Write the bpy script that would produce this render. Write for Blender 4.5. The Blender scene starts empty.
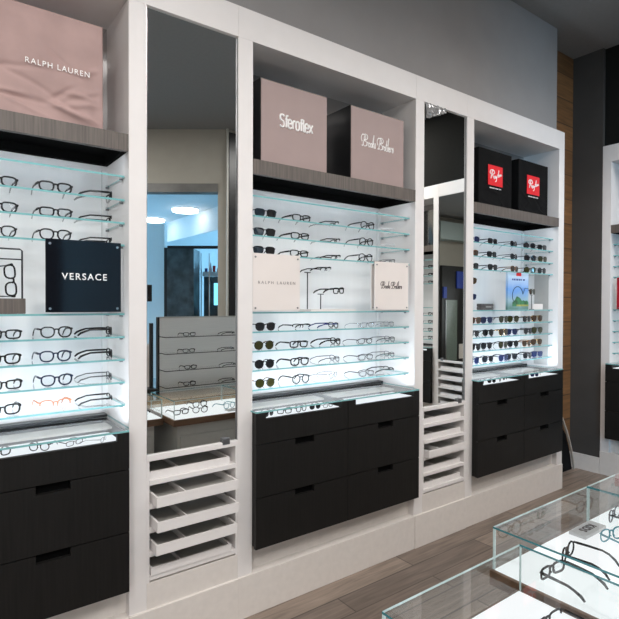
import bpy, bmesh, math, random
from mathutils import Matrix, Vector
random.seed(7)
SC = bpy.context.scene
COL = SC.collection
PI = math.pi

# ------------------------------------------------------------------ materials
def new_mat(name):
    m = bpy.data.materials.new(name); m.use_nodes = True
    nt = m.node_tree; nt.nodes.clear()
    out = nt.nodes.new('ShaderNodeOutputMaterial')
    return m, nt, out

def nd(nt, typ, **kw):
    n = nt.nodes.new(typ)
    for k, v in kw.items():
        if k in n.inputs: n.inputs[k].default_value = v
        else: setattr(n, k, v)
    return n

def ramp(nt, c0, c1, p0=0.0, p1=1.0):
    r = nt.nodes.new('ShaderNodeValToRGB')
    r.color_ramp.elements[0].position = p0; r.color_ramp.elements[0].color = (*c0, 1)
    r.color_ramp.elements[1].position = p1; r.color_ramp.elements[1].color = (*c1, 1)
    return r

def plain(name, col, rough=.5, metal=0.0, var=.04, scale=30, spec=.5, stretch=(1, 1, 1), bump=0, coat=0):
    m, nt, out = new_mat(name)
    b = nd(nt, 'ShaderNodeBsdfPrincipled', Roughness=rough, Metallic=metal)
    b.inputs['Specular IOR Level'].default_value = spec
    b.inputs['Coat Weight'].default_value = coat
    tc = nd(nt, 'ShaderNodeTexCoord'); mp = nd(nt, 'ShaderNodeMapping')
    mp.inputs['Scale'].default_value = stretch
    nz = nd(nt, 'ShaderNodeTexNoise', Scale=scale, Detail=4.0)
    r = ramp(nt, tuple(c*(1-var) for c in col), tuple(min(1, c*(1+var)) for c in col), .3, .7)
    nt.links.new(tc.outputs['Object'], mp.inputs['Vector']); nt.links.new(mp.outputs[0], nz.inputs['Vector'])
    nt.links.new(nz.outputs['Fac'], r.inputs[0]); nt.links.new(r.outputs[0], b.inputs['Base Color'])
    if bump:
        bp = nd(nt, 'ShaderNodeBump', Strength=bump, Distance=.002)
        nt.links.new(nz.outputs['Fac'], bp.inputs['Height']); nt.links.new(bp.outputs[0], b.inputs['Normal'])
    nt.links.new(b.outputs[0], out.inputs[0])
    return m

def glow(name, col, s):
    m, nt, out = new_mat(name)
    e = nd(nt, 'ShaderNodeEmission', Strength=s); e.inputs[0].default_value = (*col, 1)
    nt.links.new(e.outputs[0], out.inputs[0]); return m

def clear_glass(name, tint=(.96, .985, .98), ior=1.45, rough=0.0, fac=1.0):
    m, nt, out = new_mat(name)
    t = nd(nt, 'ShaderNodeBsdfTransparent'); t.inputs[0].default_value = (*tint, 1)
    g = nd(nt, 'ShaderNodeBsdfGlossy', Roughness=rough); g.inputs[0].default_value = (1, 1, 1, 1)
    f = nd(nt, 'ShaderNodeFresnel', IOR=ior)
    mu = nd(nt, 'ShaderNodeMath', operation='MULTIPLY'); mu.inputs[1].default_value = fac
    mx = nd(nt, 'ShaderNodeMixShader')
    ge = nd(nt, 'ShaderNodeNewGeometry'); iv = nd(nt, 'ShaderNodeMath', operation='SUBTRACT'); iv.inputs[0].default_value = fac
    nt.links.new(ge.outputs['Backfacing'], iv.inputs[1]); nt.links.new(iv.outputs[0], mu.inputs[1])      # one reflection per pane, at its outer face
    nt.links.new(f.outputs[0], mu.inputs[0]); nt.links.new(mu.outputs[0], mx.inputs[0])
    nt.links.new(t.outputs[0], mx.inputs[1]); nt.links.new(g.outputs[0], mx.inputs[2])
    nt.links.new(mx.outputs[0], out.inputs[0]); return m

def mirror_mat(name, col=(.86, .88, .87), rough=0.0):
    m, nt, out = new_mat(name)
    g = nd(nt, 'ShaderNodeBsdfGlossy', Roughness=rough); g.inputs[0].default_value = (*col, 1)
    nt.links.new(g.outputs[0], out.inputs[0]); return m

def planks(name, cols, axis_len, length, width, rough=.5, grain=.25, mortar=.004, rot=(0, 0, 0)):
    """Boards from a brick pattern, in object space; rot turns the pattern into the plane it lies on."""
    m, nt, out = new_mat(name)
    b = nd(nt, 'ShaderNodeBsdfPrincipled', Roughness=rough)
    tc = nd(nt, 'ShaderNodeTexCoord'); mp = nd(nt, 'ShaderNodeMapping'); mp.inputs['Rotation'].default_value = rot
    br = nd(nt, 'ShaderNodeTexBrick', Scale=1.0)
    br.inputs['Brick Width'].default_value = length; br.inputs['Row Height'].default_value = width
    br.inputs['Mortar Size'].default_value = mortar; br.inputs['Bias'].default_value = 0
    br.inputs['Color1'].default_value = (*cols[0], 1); br.inputs['Color2'].default_value = (*cols[1], 1); br.inputs['Mortar'].default_value = (*cols[2], 1)
    mp2 = nd(nt, 'ShaderNodeMapping'); mp2.inputs['Scale'].default_value = (2.0, 26.0, 26.0)
    nz = nd(nt, 'ShaderNodeTexNoise', Scale=1.6, Detail=7.0, Distortion=.6)
    r = ramp(nt, (1-grain,)*3, (1+grain*.6,)*3, .3, .7)
    mx = nd(nt, 'ShaderNodeMix', data_type='RGBA', blend_type='MULTIPLY'); mx.inputs[0].default_value = 1
    nt.links.new(tc.outputs['Object'], mp.inputs[0]); nt.links.new(mp.outputs[0], br.inputs['Vector'])
    nt.links.new(mp.outputs[0], mp2.inputs[0]); nt.links.new(mp2.outputs[0], nz.inputs['Vector'])
    nt.links.new(nz.outputs['Fac'], r.inputs[0])
    nt.links.new(br.outputs['Color'], mx.inputs[6]); nt.links.new(r.outputs[0], mx.inputs[7])
    nt.links.new(mx.outputs[2], b.inputs['Base Color']); nt.links.new(b.outputs[0], out.inputs[0])
    return m

M = {}
M['white'] = plain('white_lacquer', (.80, .765, .75), .42, var=.02, scale=8)
M['white_in'] = plain('white_panel', (.78, .78, .785), .22, var=.025, scale=3, stretch=(6, 1, .3))
M['warmwhite'] = plain('warm_white_board', (.74, .69, .65), .5, var=.03)
M['gray'] = plain('gray_paint', (.30, .285, .28), .7, var=.03, scale=6)
M['taupe'] = plain('taupe_paint', (.40, .375, .325), .7, var=.03, scale=6)
M['charcoal'] = plain('charcoal_paint', (.060, .056, .053), .6, var=.06, scale=6)
M['shaded_wall'] = plain('shaded_charcoal', (.014, .014, .013), .9, var=.05, spec=.08)  # charcoal darkened further: the unlit upper end wall put into the colour
M['ceil'] = plain('ceiling_paint', (.22, .22, .22), .8, var=.03)
M['header'] = plain('brown_gray_laminate', (.118, .098, .086), .5, var=.28, scale=4, stretch=(30, 30, 1.2))
M['cab'] = plain('dark_laminate', (.0095, .0088, .0083), .5, var=.28, scale=4, stretch=(26, 26, 1.0), spec=.28)
M['black'] = plain('black_plastic', (.012, .012, .013), .35, var=.05)
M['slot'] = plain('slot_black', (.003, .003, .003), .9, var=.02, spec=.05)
M['blackgloss'] = plain('black_acrylic', (.006, .007, .010), .07, var=.05, spec=.32)
M['cream'] = plain('cream_acrylic', (.80, .735, .70), .25, var=.02, scale=5)
M['mauve'] = plain('mauve_board', (.36, .265, .25), .5, var=.03, scale=8)
M['mauve_fab'] = plain('mauve_fabric', (.42, .285, .265), .75, var=.10, scale=7, bump=.25)
M['black_fab'] = plain('black_fabric', (.006, .006, .0065), .8, var=.1, scale=12, bump=.3, spec=.12)
M['letter_w'] = plain('white_lettering', (.93, .91, .90), .5, var=.01)
M['letter_d'] = plain('gray_lettering', (.10, .08, .08), .5, var=.01)
M['letter_s'] = plain('soft_gray_lettering', (.24, .20, .19), .5, var=.01)
M['greenglass'] = plain('gray_green_glass', (.16, .20, .175), .2, var=.08)
M['tealband'] = plain('pale_teal_paint', (.42, .50, .49), .6, var=.03)
M['red'] = plain('red_print', (.80, .012, .022), .45, var=.02)
M['redsign'] = plain('red_acrylic', (.42, .02, .035), .15, var=.05)
M['glass'] = clear_glass('shelf_glass', (.988, .996, .995))
M['case_glass'] = clear_glass('case_glass', (.985, .994, .992), 1.5)
M['lens'] = clear_glass('clear_lens', (.97, .975, .98), 1.3)
M['edge'] = plain('glass_edge_teal', (.20, .46, .47), .15, var=.12, scale=14)
M['edge_p'] = plain('glass_edge_pale', (.55, .68, .68), .15, var=.1, scale=14)
M['edge_d'] = plain('glass_edge_deep_teal', (.05, .22, .25), .15, var=.12, scale=14)
M['mirror'] = mirror_mat('mirror_silver')
M['mirror_soft'] = mirror_mat('niche_mirror', (.62, .61, .61), .05)
M['steel'] = plain('brushed_steel', (.55, .55, .56), .3, metal=1, var=.04)
M['pin'] = plain('standoff_metal', (.22, .22, .23), .35, metal=.8, var=.04)
M['led'] = glow('light_tray', (.90, .96, 1.0), 1.05)
M['deck'] = glow('lit_table_deck', (.97, .985, 1.0), 1.2)
M['tan'] = plain('tan_wood', (.42, .285, .165), .45, var=.2, scale=3, stretch=(1, 14, 14))
M['tan_d'] = plain('brown_wood_edge', (.14, .075, .04), .5, var=.25, scale=3, stretch=(1, 14, 14))
M['lightgray'] = plain('light_gray_board', (.50, .49, .46), .5, var=.03)
M['slat'] = plain('slatted_panel', (.76, .76, .75), .45, var=.05, scale=5, stretch=(1, 1, 40))
M['floor'] = planks('gray_brown_planks', ((.30, .235, .19), (.18, .14, .115), (.09, .07, .058)), 1, 1.2, .15, .45, .35)
M['plankwall'] = planks('rough_wood_planks', ((.25, .115, .042), (.17, .078, .028), (.085, .04, .017)), 1, 1.6, .238, .6, .35, .006, rot=(-PI/2, 0, 0))
M['stone'] = plain('dark_stone', (.05, .065, .07), .4, var=.7, scale=5)
M['mallwhite'] = plain('mall_white', (.75, .77, .78), .6, var=.02)
M['mallfloor'] = plain('mall_tile', (.45, .46, .47), .3, var=.05)
M['malllight'] = glow('round_mall_light', (.93, .98, 1.0), 9)
M['shopglow'] = glow('lit_shop_window', (.20, .68, 1.0), 2.2)
M['warmlight'] = glow('ceiling_lamp', (1.0, .95, .88), 8)
M['bluesign'] = plain('blue_board', (.02, .05, .30), .4, var=.05)
M['paper'] = plain('pale_paper', (.5, .48, .47), .6, var=.02)
M['palewood'] = plain('pale_bent_wood', (.50, .43, .36), .5, var=.1, scale=5)
M['cable'] = plain('white_cable', (.7, .69, .67), .5, var=.02)
M['film'] = plain('crumpled_film', (.36, .36, .36), .22, metal=.4, var=.25, scale=25)
M['tealframe'] = plain('teal_acetate', (.03, .25, .32), .3, var=.1)
M['darkgray'] = plain('dark_gray_metal', (.17, .165, .155), .4, var=.25, scale=3)
M['midgray'] = plain('reflection_gray', (.42, .405, .39), .5, var=.02)  # gray for the reflection painted onto the right bay's side panel
M['greypaper'] = plain('gray_card', (.55, .55, .56), .5, var=.02)
# frames and lenses
M['f_black'] = plain('black_acetate', (.008, .008, .010), .25, var=.05)
M['f_navy'] = plain('navy_acetate', (.010, .018, .05), .25, var=.05)
M['f_gun'] = plain('gunmetal', (.06, .06, .065), .3, metal=.7, var=.05)
M['f_silver'] = plain('silver_wire', (.42, .43, .45), .25, metal=.8, var=.05)
M['f_tort'] = plain('tortoiseshell', (.16, .06, .02), .25, var=.8, scale=60)
M['f_amber'] = plain('amber_acetate', (.62, .22, .10), .25, var=.35, scale=50)
M['f_clear'] = plain('pale_clear_acetate', (.62, .63, .65), .2, var=.05)
M['f_blue'] = plain('blue_acetate', (.012, .022, .13), .25, var=.1)
M['f_gold'] = plain('gold_wire', (.55, .36, .14), .25, metal=.9, var=.05)
M['l_dark'] = plain('smoke_lens', (.010, .011, .014), .08, var=.05)
M['l_green'] = plain('green_lens', (.030, .030, .008), .08, var=.1)
M['l_brown'] = plain('brown_lens', (.045, .024, .012), .08, var=.1)
M['l_blue'] = plain('blue_lens', (.014, .022, .065), .08, var=.1)

# ------------------------------------------------------------------ mesh tools
class MB:
    def __init__(s): s.v = []; s.f = []; s.m = []
    def add(s, vs, fs, mi=0):
        b = len(s.v); s.v += [tuple(v) for v in vs]
        for f in fs: s.f.append([b+i for i in f]); s.m.append(mi)
        return s
    def box(s, x0, x1, y0, y1, z0, z1, mi=0, front=None):
        vs = [(x0,y0,z0),(x1,y0,z0),(x1,y1,z0),(x0,y1,z0),(x0,y0,z1),(x1,y0,z1),(x1,y1,z1),(x0,y1,z1)]
        fs = [(0,3,2,1),(4,5,6,7),(0,1,5,4),(1,2,6,5),(2,3,7,6),(3,0,4,7)]   # bottom top -y +x +y -x
        b = len(s.v); s.v += vs
        for k, f in enumerate(fs):
            s.f.append([b+i for i in f]); s.m.append(front.get(k, mi) if front else mi)
        return s
    def tube(s, pts, r, n=6, closed=False, flat=None, mi=0, caps=True):
        pts = [Vector(p) for p in pts]; k = len(pts); base = len(s.v)
        up = Vector((0, 0, 1)); prev = None
        for i, p in enumerate(pts):
            a = pts[(i-1) % k] if closed or i > 0 else p
            c = pts[(i+1) % k] if closed or i < k-1 else p
            t = (c-a).normalized()
            if prev is None:
                u = t.cross(up)
                if u.length < 1e-3: u = t.cross(Vector((0, 1, 0)))
            else:
                u = prev - t*prev.dot(t)
            u.normalize(); prev = u; w = t.cross(u)
            rr = r[i] if isinstance(r, (list, tuple)) else r
            for j in range(n):
                q = 2*PI*j/n
                d = u*(math.cos(q)*rr*(flat or 1)) + w*(math.sin(q)*rr)
                s.v.append(tuple(p+d))
        for i in range(k if closed else k-1):
            for j in range(n):
                a = base+i*n+j; b = base+i*n+(j+1) % n
                c = base+((i+1) % k)*n+(j+1) % n; d = base+((i+1) % k)*n+j
                s.f.append([a, b, c, d]); s.m.append(mi)
        if not closed and caps:
            s.f.append([base+j for j in range(n)][::-1]); s.m.append(mi)
            s.f.append([base+(k-1)*n+j for j in range(n)]); s.m.append(mi)
        return s
    def cyl(s, p, q, r, n=16, mi=0): return s.tube([p, q], r, n, mi=mi)
    def mesh(s, name, mats):
        me = bpy.data.meshes.new(name)
        me.from_pydata(s.v, [], s.f)
        for m in (mats if isinstance(mats, (list, tuple)) else [mats]): me.materials.append(m)
        for p, i in zip(me.polygons, s.m): p.material_index = i
        bm = bmesh.new(); bm.from_mesh(me); bmesh.ops.recalc_face_normals(bm, faces=bm.faces); bm.to_mesh(me); bm.free()
        return me
    def build(s, name, mats, parent=None, bevel=0, smooth=False, loc=None):
        o = bpy.data.objects.new(name, s.mesh(name, mats)); COL.objects.link(o)
        return finish(o, parent, bevel, smooth, loc)

T = Matrix.Identity(4)       # where the unit that is being built stands
def finish(o, parent=None, bevel=0, smooth=False, loc=None):
    if parent: o.parent = parent
    if loc is not None: o.location = loc
    if not parent: o.matrix_world = T @ Matrix.Translation(loc or (0, 0, 0))
    if smooth:
        for p in o.data.polygons: p.use_smooth = True
    if bevel:
        b = o.modifiers.new('bevel', 'BEVEL'); b.width = bevel; b.segments = 2; b.limit_method = 'ANGLE'
    return o

def tag(o, label, cat, group=None):
    o['label'] = label; o['category'] = cat
    if group: o['group'] = group
    return o
def thing(name, label, cat, loc=(0, 0, 0), rz=0, group=None):
    o = bpy.data.objects.new(name, None); COL.objects.link(o); o.empty_display_size = .05
    o.matrix_world = T @ Matrix.Translation(loc) @ Matrix.Rotation(rz, 4, 'Z')
    return tag(o, label, cat, group)
def struct(o, label=None):
    o['kind'] = 'structure'
    if label: o['label'] = label
    return o
def box(name, mat, parent, x0, x1, y0, y1, z0, z1, bevel=0, loc=None, front=None):
    return MB().box(x0, x1, y0, y1, z0, z1, front=front).build(name, mat, parent, bevel, loc=loc)

def lettering(name, text, mat, parent, cx, y, cz, width, height=None, shear=0, spacing=1.0, bold=0.0, depth=.0012, rot=None, lay=False):
    """Raised letters facing -Y (or lying face up when lay), scaled to a width and cap height."""
    c = bpy.data.curves.new(name, 'FONT'); c.body = text; c.align_x = 'CENTER'; c.align_y = 'CENTER'
    c.size = 1; c.space_character = spacing; c.shear = shear; c.offset = bold; c.extrude = .0
    t = bpy.data.objects.new('tmp', c); COL.objects.link(t)
    dg = bpy.context.evaluated_depsgraph_get(); dg.update()
    me = bpy.data.meshes.new_from_object(t.evaluated_get(dg))
    bpy.data.objects.remove(t); bpy.data.curves.remove(c)
    xs = [v.co.x for v in me.vertices]; ys = [v.co.y for v in me.vertices]
    sx = width/(max(xs)-min(xs)); sy = height/(max(ys)-min(ys)) if height else sx
    mx = (max(xs)+min(xs))/2; my = (max(ys)+min(ys))/2
    for v in me.vertices:
        a, b = (v.co.x-mx)*sx, (v.co.y-my)*sy
        v.co = (a, b, 0) if lay else (a, 0, b)
    bm = bmesh.new(); bm.from_mesh(me)
    r = bmesh.ops.extrude_face_region(bm, geom=bm.faces[:])
    bmesh.ops.translate(bm, verts=[e for e in r['geom'] if isinstance(e, bmesh.types.BMVert)], vec=(0, 0, depth) if lay else (0, -depth, 0))
    bmesh.ops.recalc_face_normals(bm, faces=bm.faces); bm.to_mesh(me); bm.free()
    me.materials.clear(); me.materials.append(mat); me.name = name
    o = bpy.data.objects.new(name, me); COL.objects.link(o)
    o.parent = parent; o.location = (cx, y, cz)
    if rot: o.rotation_euler = rot
    return o

def strokes(name, lines, mat, parent, cx, y, cz, w, h, r):
    """Handwritten lettering from pen strokes given in a 0..1 box, facing -Y."""
    mb = MB()
    for ln in lines:
        pts = [Vector((cx+(a-.5)*w, y, cz+(b-.5)*h)) for a, b in ln]
        sm = []
        for i in range(len(pts)-1):                       # Catmull-Rom
            p0 = pts[max(i-1, 0)]; p1 = pts[i]; p2 = pts[i+1]; p3 = pts[min(i+2, len(pts)-1)]
            for k in range(5):
                t = k/5
                sm.append(.5*((2*p1)+(p2-p0)*t+(2*p0-5*p1+4*p2-p3)*t*t+(3*p1-p0-3*p2+p3)*t**3))
        sm.append(pts[-1])
        mb.tube(sm, r, 5)
    return mb.build(name, mat, parent)

SCRIPT_B = [[(.03,.52),(.0,.75),(.06,.95),(.16,.9),(.17,.72),(.10,.62)],[(.13,.88),(.09,.5),(.05,.28),(.02,.33)],
            [(.05,.9),(.17,.98),(.25,.88),(.22,.7),(.12,.6),(.20,.55),(.21,.38),(.14,.28),(.08,.36)]]
def script_line():
    L = []
    def word(x0, letters):
        n0 = len(L)
        for q in SCRIPT_B: L.append([(x0+a*.72, b) for a, b in q])
        x = x0+.155
        for ch in letters:
            if ch == 'r': L.append([(x,.3),(x+.012,.5),(x+.03,.5),(x+.035,.44)]); x += .036
            elif ch == 'o': L.append([(x+.02,.5),(x,.4),(x+.012,.28),(x+.034,.36),(x+.028,.5),(x+.018,.48),(x+.042,.46)]); x += .042
            elif ch == 'k': L.append([(x,.28),(x+.03,.85),(x+.038,.9),(x+.02,.5),(x+.005,.28)]); L.append([(x+.012,.42),(x+.035,.52),(x+.02,.42),(x+.042,.28)]); x += .045
            elif ch == 's': L.append([(x,.3),(x+.02,.54),(x+.03,.4),(x+.02,.28),(x+.005,.3)]); x += .035
            elif ch == 't': L.append([(x+.028,.85),(x+.004,.32),(x+.03,.30)]); L.append([(x,.6),(x+.04,.62)]); x += .034
            elif ch == 'h': L.append([(x,.28),(x+.036,.88),(x+.03,.92),(x+.015,.5),(x+.004,.28),(x+.02,.48),(x+.034,.48),(x+.03,.3),(x+.044,.3)]); x += .044
            elif ch == 'e': L.append([(x,.38),(x+.026,.46),(x+.016,.52),(x+.002,.38),(x+.014,.28),(x+.034,.36)]); x += .034
        xs = x0+.15
        for q in range(n0+3, len(L)): L[q] = [(xs+(a-xs)*1.28, .28+(b-.28)*1.15) for a, b in L[q]]
    word(.0, 'rooks'); word(.45, 'rothers')
    return L
SCRIPT_RED = [[(.10,.55),(.04,.62),(.08,.80),(.24,.86),(.38,.76),(.36,.60),(.20,.54)],[(.22,.80),(.16,.50),(.10,.22)],[(.20,.54),(.34,.30),(.40,.22)],
              [(.40,.44),(.36,.30),(.44,.28),(.50,.46),(.48,.28)],[(.52,.46),(.53,.30),(.60,.44),(.54,.10),(.46,.06)],[(.62,.55),(.69,.57)],
              [(.76,.92),(.70,.52),(.71,.42),(.80,.48),(.76,.60),(.70,.54)],[(.84,.62),(.81,.52),(.86,.50),(.90,.62),(.89,.50)],[(.92,.52),(.93,.66),(.97,.60),(1.0,.58)]]

def round_word():
    G = {'S': ([[(.9,.86),(.75,.98),(.3,.98),(.1,.85),(.1,.68),(.3,.55),(.7,.48),(.9,.34),(.9,.14),(.7,.02),(.25,.02),(.08,.14)]], 1.0),
         'f': ([[(.75,.97),(.5,.97),(.36,.86),(.36,.02)],[(.08,.66),(.72,.66)]], .62),
         'e': ([[(.12,.38),(.86,.38),(.86,.56),(.66,.70),(.32,.70),(.12,.56),(.12,.16),(.32,.02),(.66,.02),(.84,.12)]], .92),
         'r': ([[(.15,.02),(.15,.48),(.36,.68),(.66,.68)]], .66),
         'o': ([[(.32,.70),(.12,.56),(.12,.16),(.32,.02),(.66,.02),(.86,.16),(.86,.56),(.66,.70),(.32,.70)]], .92),
         'l': ([[(.2,.98),(.2,.12),(.32,.02),(.44,.02)]], .44),
         'x': ([[(.08,.70),(.86,.02)],[(.86,.70),(.08,.02)]], .92)}
    x = 0; L = []
    for ch in 'Sferoflex':
        st_, w = G[ch]
        L += [[(x+a*.9, b) for a, b in q] for q in st_]; x += w
    return [[(a/x, b) for a, b in q] for q in L]
ROUND_WORD = round_word()

# ------------------------------------------------------------------ eyeglasses
def outline(shape, n=28):
    a, b, e, tp = {'rect': (.026, .0165, 3.6, .06), 'wide': (.0265, .019, 3.0, .10), 'round': (.0245, .0225, 2.1, .03),
                   'panto': (.0250, .0210, 2.5, .10), 'aviator': (.0275, .0235, 2.5, .16), 'slim': (.026, .0145, 3.2, .04), 'wayfarer': (.0275, .0205, 3.2, .14)}[shape]
    pts = []
    for i in range(n):
        t = 2*PI*i/n; c, s_ = math.cos(t), math.sin(t)
        x = a*math.copysign(abs(c)**(2/e), c); z = b*math.copysign(abs(s_)**(2/e), s_)
        pts.append((x*(1+tp*z/b), z))
    return pts, a, b
GLASS_CACHE = {}
def glasses_meshes(style):
    if style in GLASS_CACHE: return GLASS_CACHE[style]
    shape, r, fm, lm, tm, half = STYLES[style]
    pts, a, b = outline(shape)
    zc = b+r; off = a+.0085
    bow = lambda x: 1.1*x*x
    fr = MB(); parts = []
    lenses = []
    for sgn in (-1, 1):
        P = [(sgn*off+sgn*x, bow(sgn*off+sgn*x), zc+z) for x, z in pts]
        if half:
            top = [P[i % len(P)] for i in range(0, len(P)//2+1)]
            fr.tube(top, r, 6)
        else: fr.tube(P, r, 6, closed=True)
        th = .0016
        k = len(P)
        C = Vector((sgn*off, bow(off), zc))
        Q = [C+(Vector(p)-C)*.985 for p in P]
        front = [(q.x, q.y-th, q.z) for q in Q]; back = [(q.x, q.y+.0004, q.z) for q in Q]
        lens = MB().add(front+back, [list(range(k)), list(range(k, 2*k))[::-1]] + [[i, (i+1) % k, k+(i+1) % k, k+i] for i in range(k)])
        lenses.append(lens.mesh('lens', M[lm]))
    zb = zc+b*.45
    fr.tube([(-.0105, .0, zb-.004), (-.005, -.001, zb+.003), (.005, -.001, zb+.003), (.0105, .0, zb-.004)], r*1.1, 6)
    if shape == 'aviator':
        fr.tube([(-.02, .0, zc+b*.9), (0, -.001, zc+b*.98), (.02, 0, zc+b*.9)], r, 6)
    xo = off+a*1.06
    for sgn in (-1, 1):                                          # end pieces that carry the hinges
        fr.tube([(sgn*(xo-.006), bow(xo), zc+b*.62), (sgn*(xo+.003), bow(xo)+.001, zc+b*.62), (sgn*(xo+.0035), bow(xo)+.008, zc+b*.6)], r*1.15, 6)
    for sgn in (-1, 1):                                          # nose pads
        fr.tube([(sgn*.009, .001, zc-.002), (sgn*.0075, .006, zc-.005)], r*.8, 5)
    parts.append(('frame_front', fr.mesh('frame_front', M[fm]), True))
    for l in lenses: parts.append(('lens', l, False))
    zt = zc+b*.6; tr = max(r, .0013)
    for sgn in (-1, 1):
        X = sgn*(xo+.0035)
        pp = [(X, bow(xo)+.007, zt), (X, .05, zt), (X*.985, .092, zt-.001), (X*.97, .112, zt-.007), (X*.955, .130, zt*.45+.002), (X*.945, .142, tr*1.2)]
        parts.append(('temple', MB().tube(pp, [tr*1.5, tr*1.4, tr*1.25, tr*1.3, tr*1.5, tr*1.1], 6, flat=.55).mesh('temple', M[tm]), True))
    GLASS_CACHE[style] = parts
    for _, me, sm in parts:
        if sm:
            for p in me.polygons: p.use_smooth = True
    return parts
STYLES = {
    'rx_black_rect': ('rect', .0035, 'f_black', 'lens', 'f_black', 0), 'rx_black_wide': ('wide', .0037, 'f_black', 'lens', 'f_black', 0),
    'rx_black_round': ('round', .0030, 'f_black', 'lens', 'f_black', 0), 'rx_navy': ('panto', .0034, 'f_navy', 'lens', 'f_navy', 0),
    'rx_panto': ('panto', .0033, 'f_black', 'lens', 'f_black', 0),
    'rx_amber': ('panto', .0026, 'f_amber', 'lens', 'f_amber', 1), 'rx_gun': ('slim', .0020, 'f_gun', 'lens', 'f_gun', 0),
    'rx_half': ('slim', .0028, 'f_black', 'lens', 'f_black', 1), 'rx_silver': ('slim', .0016, 'f_silver', 'lens', 'f_silver', 0),
    'rx_clear': ('rect', .0016, 'f_clear', 'lens', 'f_clear', 0), 'rx_blue': ('slim', .0028, 'f_black', 'lens', 'f_blue', 0),
    'rx_teal': ('panto', .0026, 'tealframe', 'lens', 'tealframe', 0), 'rx_gray': ('round', .0026, 'f_gun', 'lens', 'f_gun', 0),
    'sun_black': ('wayfarer', .0024, 'f_black', 'l_dark', 'f_black', 0), 'sun_round': ('round', .0022, 'f_black', 'l_dark', 'f_black', 0),
    'sun_green': ('round', .0020, 'f_black', 'l_green', 'f_tort', 0), 'sun_panto': ('panto', .0022, 'f_black', 'l_dark', 'f_black', 0),
    'sun_tort': ('wayfarer', .0024, 'f_tort', 'l_brown', 'f_tort', 0), 'sun_blue': ('wayfarer', .0022, 'f_blue', 'l_blue', 'f_black', 0),
    'sun_aviator': ('aviator', .0017, 'f_gun', 'l_green', 'f_gun', 0), 'sun_gold': ('aviator', .0017, 'f_gold', 'l_brown', 'f_gold', 0),
}
WORDS = {'rx_black_rect': 'black rectangular eyeglasses', 'rx_black_wide': 'black wide square eyeglasses', 'rx_black_round': 'thin black round eyeglasses',
         'rx_navy': 'navy rounded eyeglasses', 'rx_panto': 'black rounded eyeglasses', 'rx_amber': 'amber half-rimmed eyeglasses', 'rx_gun': 'thin gunmetal eyeglasses', 'rx_half': 'black half-rimmed eyeglasses',
         'rx_silver': 'thin silver wire eyeglasses', 'rx_clear': 'pale clear eyeglasses', 'rx_blue': 'black eyeglasses with blue temples', 'rx_teal': 'teal eyeglasses', 'rx_gray': 'gray round eyeglasses',
         'sun_black': 'square black sunglasses', 'sun_round': 'round black sunglasses', 'sun_green': 'round green-lensed sunglasses', 'sun_panto': 'rounded black sunglasses',
         'sun_tort': 'brown tortoiseshell sunglasses', 'sun_blue': 'blue sunglasses', 'sun_aviator': 'dark aviator sunglasses', 'sun_gold': 'gold-rimmed aviator sunglasses'}
def glasses(style, loc, rz, where, group, rx=0.0, ry=0.0, scale=1.0):
    sun = style.startswith('sun')
    o = thing('sunglasses' if sun else 'eyeglasses', WORDS[style]+' '+where, 'sunglasses' if sun else 'eyeglasses', loc, 0, group)
    o.matrix_world = T @ Matrix.Translation(loc) @ Matrix.Rotation(rz, 4, 'Z') @ Matrix.Rotation(ry, 4, 'Y') @ Matrix.Rotation(rx, 4, 'X') @ Matrix.Scale(scale, 4)
    for n, me, _ in glasses_meshes(style):
        c = bpy.data.objects.new(n, me); COL.objects.link(c); c.parent = o
    return o

# ------------------------------------------------------------------ pieces of a display bay
GLASS_Z = [2.162, 2.058, 1.956, 1.858, 1.553, 1.451, 1.350, 1.249, 1.147]     # underside edge heights of the glass shelves
ROWS = {1: 'top', 2: 'second', 3: 'third', 5: 'fourth', 6: 'fifth', 7: 'sixth', 8: 'bottom'}
TOPZ = 3.08
def display_bay(x0, x1, xi0, xi1, label, soft=True):
    """White surround: stiles from x0..xi0 and xi1..x1, open recess between, base under the cabinet."""
    t = thing('display_bay', label, 'wall display unit', (x0, 0, 0), 0, 'white wall display bays')
    a, b, c = xi0-x0, xi1-x0, x1-x0
    box('stile', M['white'], t, 0, a, 0, .34, .215, 2.925, .0015)
    if c-b > .02: box('stile', M['white'], t, b, c, 0, .34, .215, 2.925, .0015)
    else: box('side_panel', M['white'], t, b, c, 0, .34, .215, 2.925)
    box('top_rail', M['white'], t, 0, c, 0, .34, 2.925, TOPZ, .0015)
    box('back_panel', M['white_in'], t, a, b, .335, .352, 1.0, 2.30)
    box('niche_mirror', M['mirror_soft'], t, a, b, .330, .350, 2.30, 2.925)
    box('base_panel', M['warmwhite'], t, a, b, .045, .30, .215, .354)
    box('baseboard', M['warmwhite'], t, 0, c, -.008, .30, 0, .215, .003)
    for zz in (a+.0005, b-.0255):
        box('upright_rail', M['white_in'], t, zz, zz+.025, .318, .334, 1.08, 2.24)
    return t

def canopy(xi0, xi1, label):
    t = thing('canopy_shelf', label, 'shelf', (xi0, 0, 2.2605), 0, 'dark wood canopy shelves')
    w = xi1-xi0
    box('front_board', M['header'], t, .001, w-.001, -.002, .0195, 0, .0745)
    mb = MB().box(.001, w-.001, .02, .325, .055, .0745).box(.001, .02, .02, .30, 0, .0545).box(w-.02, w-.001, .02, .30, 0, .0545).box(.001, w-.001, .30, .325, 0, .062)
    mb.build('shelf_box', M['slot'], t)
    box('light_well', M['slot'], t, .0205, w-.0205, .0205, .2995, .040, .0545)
    box('rim_strip', M['pin'], t, .02, w-.02, .0205, .026, .001, .010)
    return t

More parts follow.
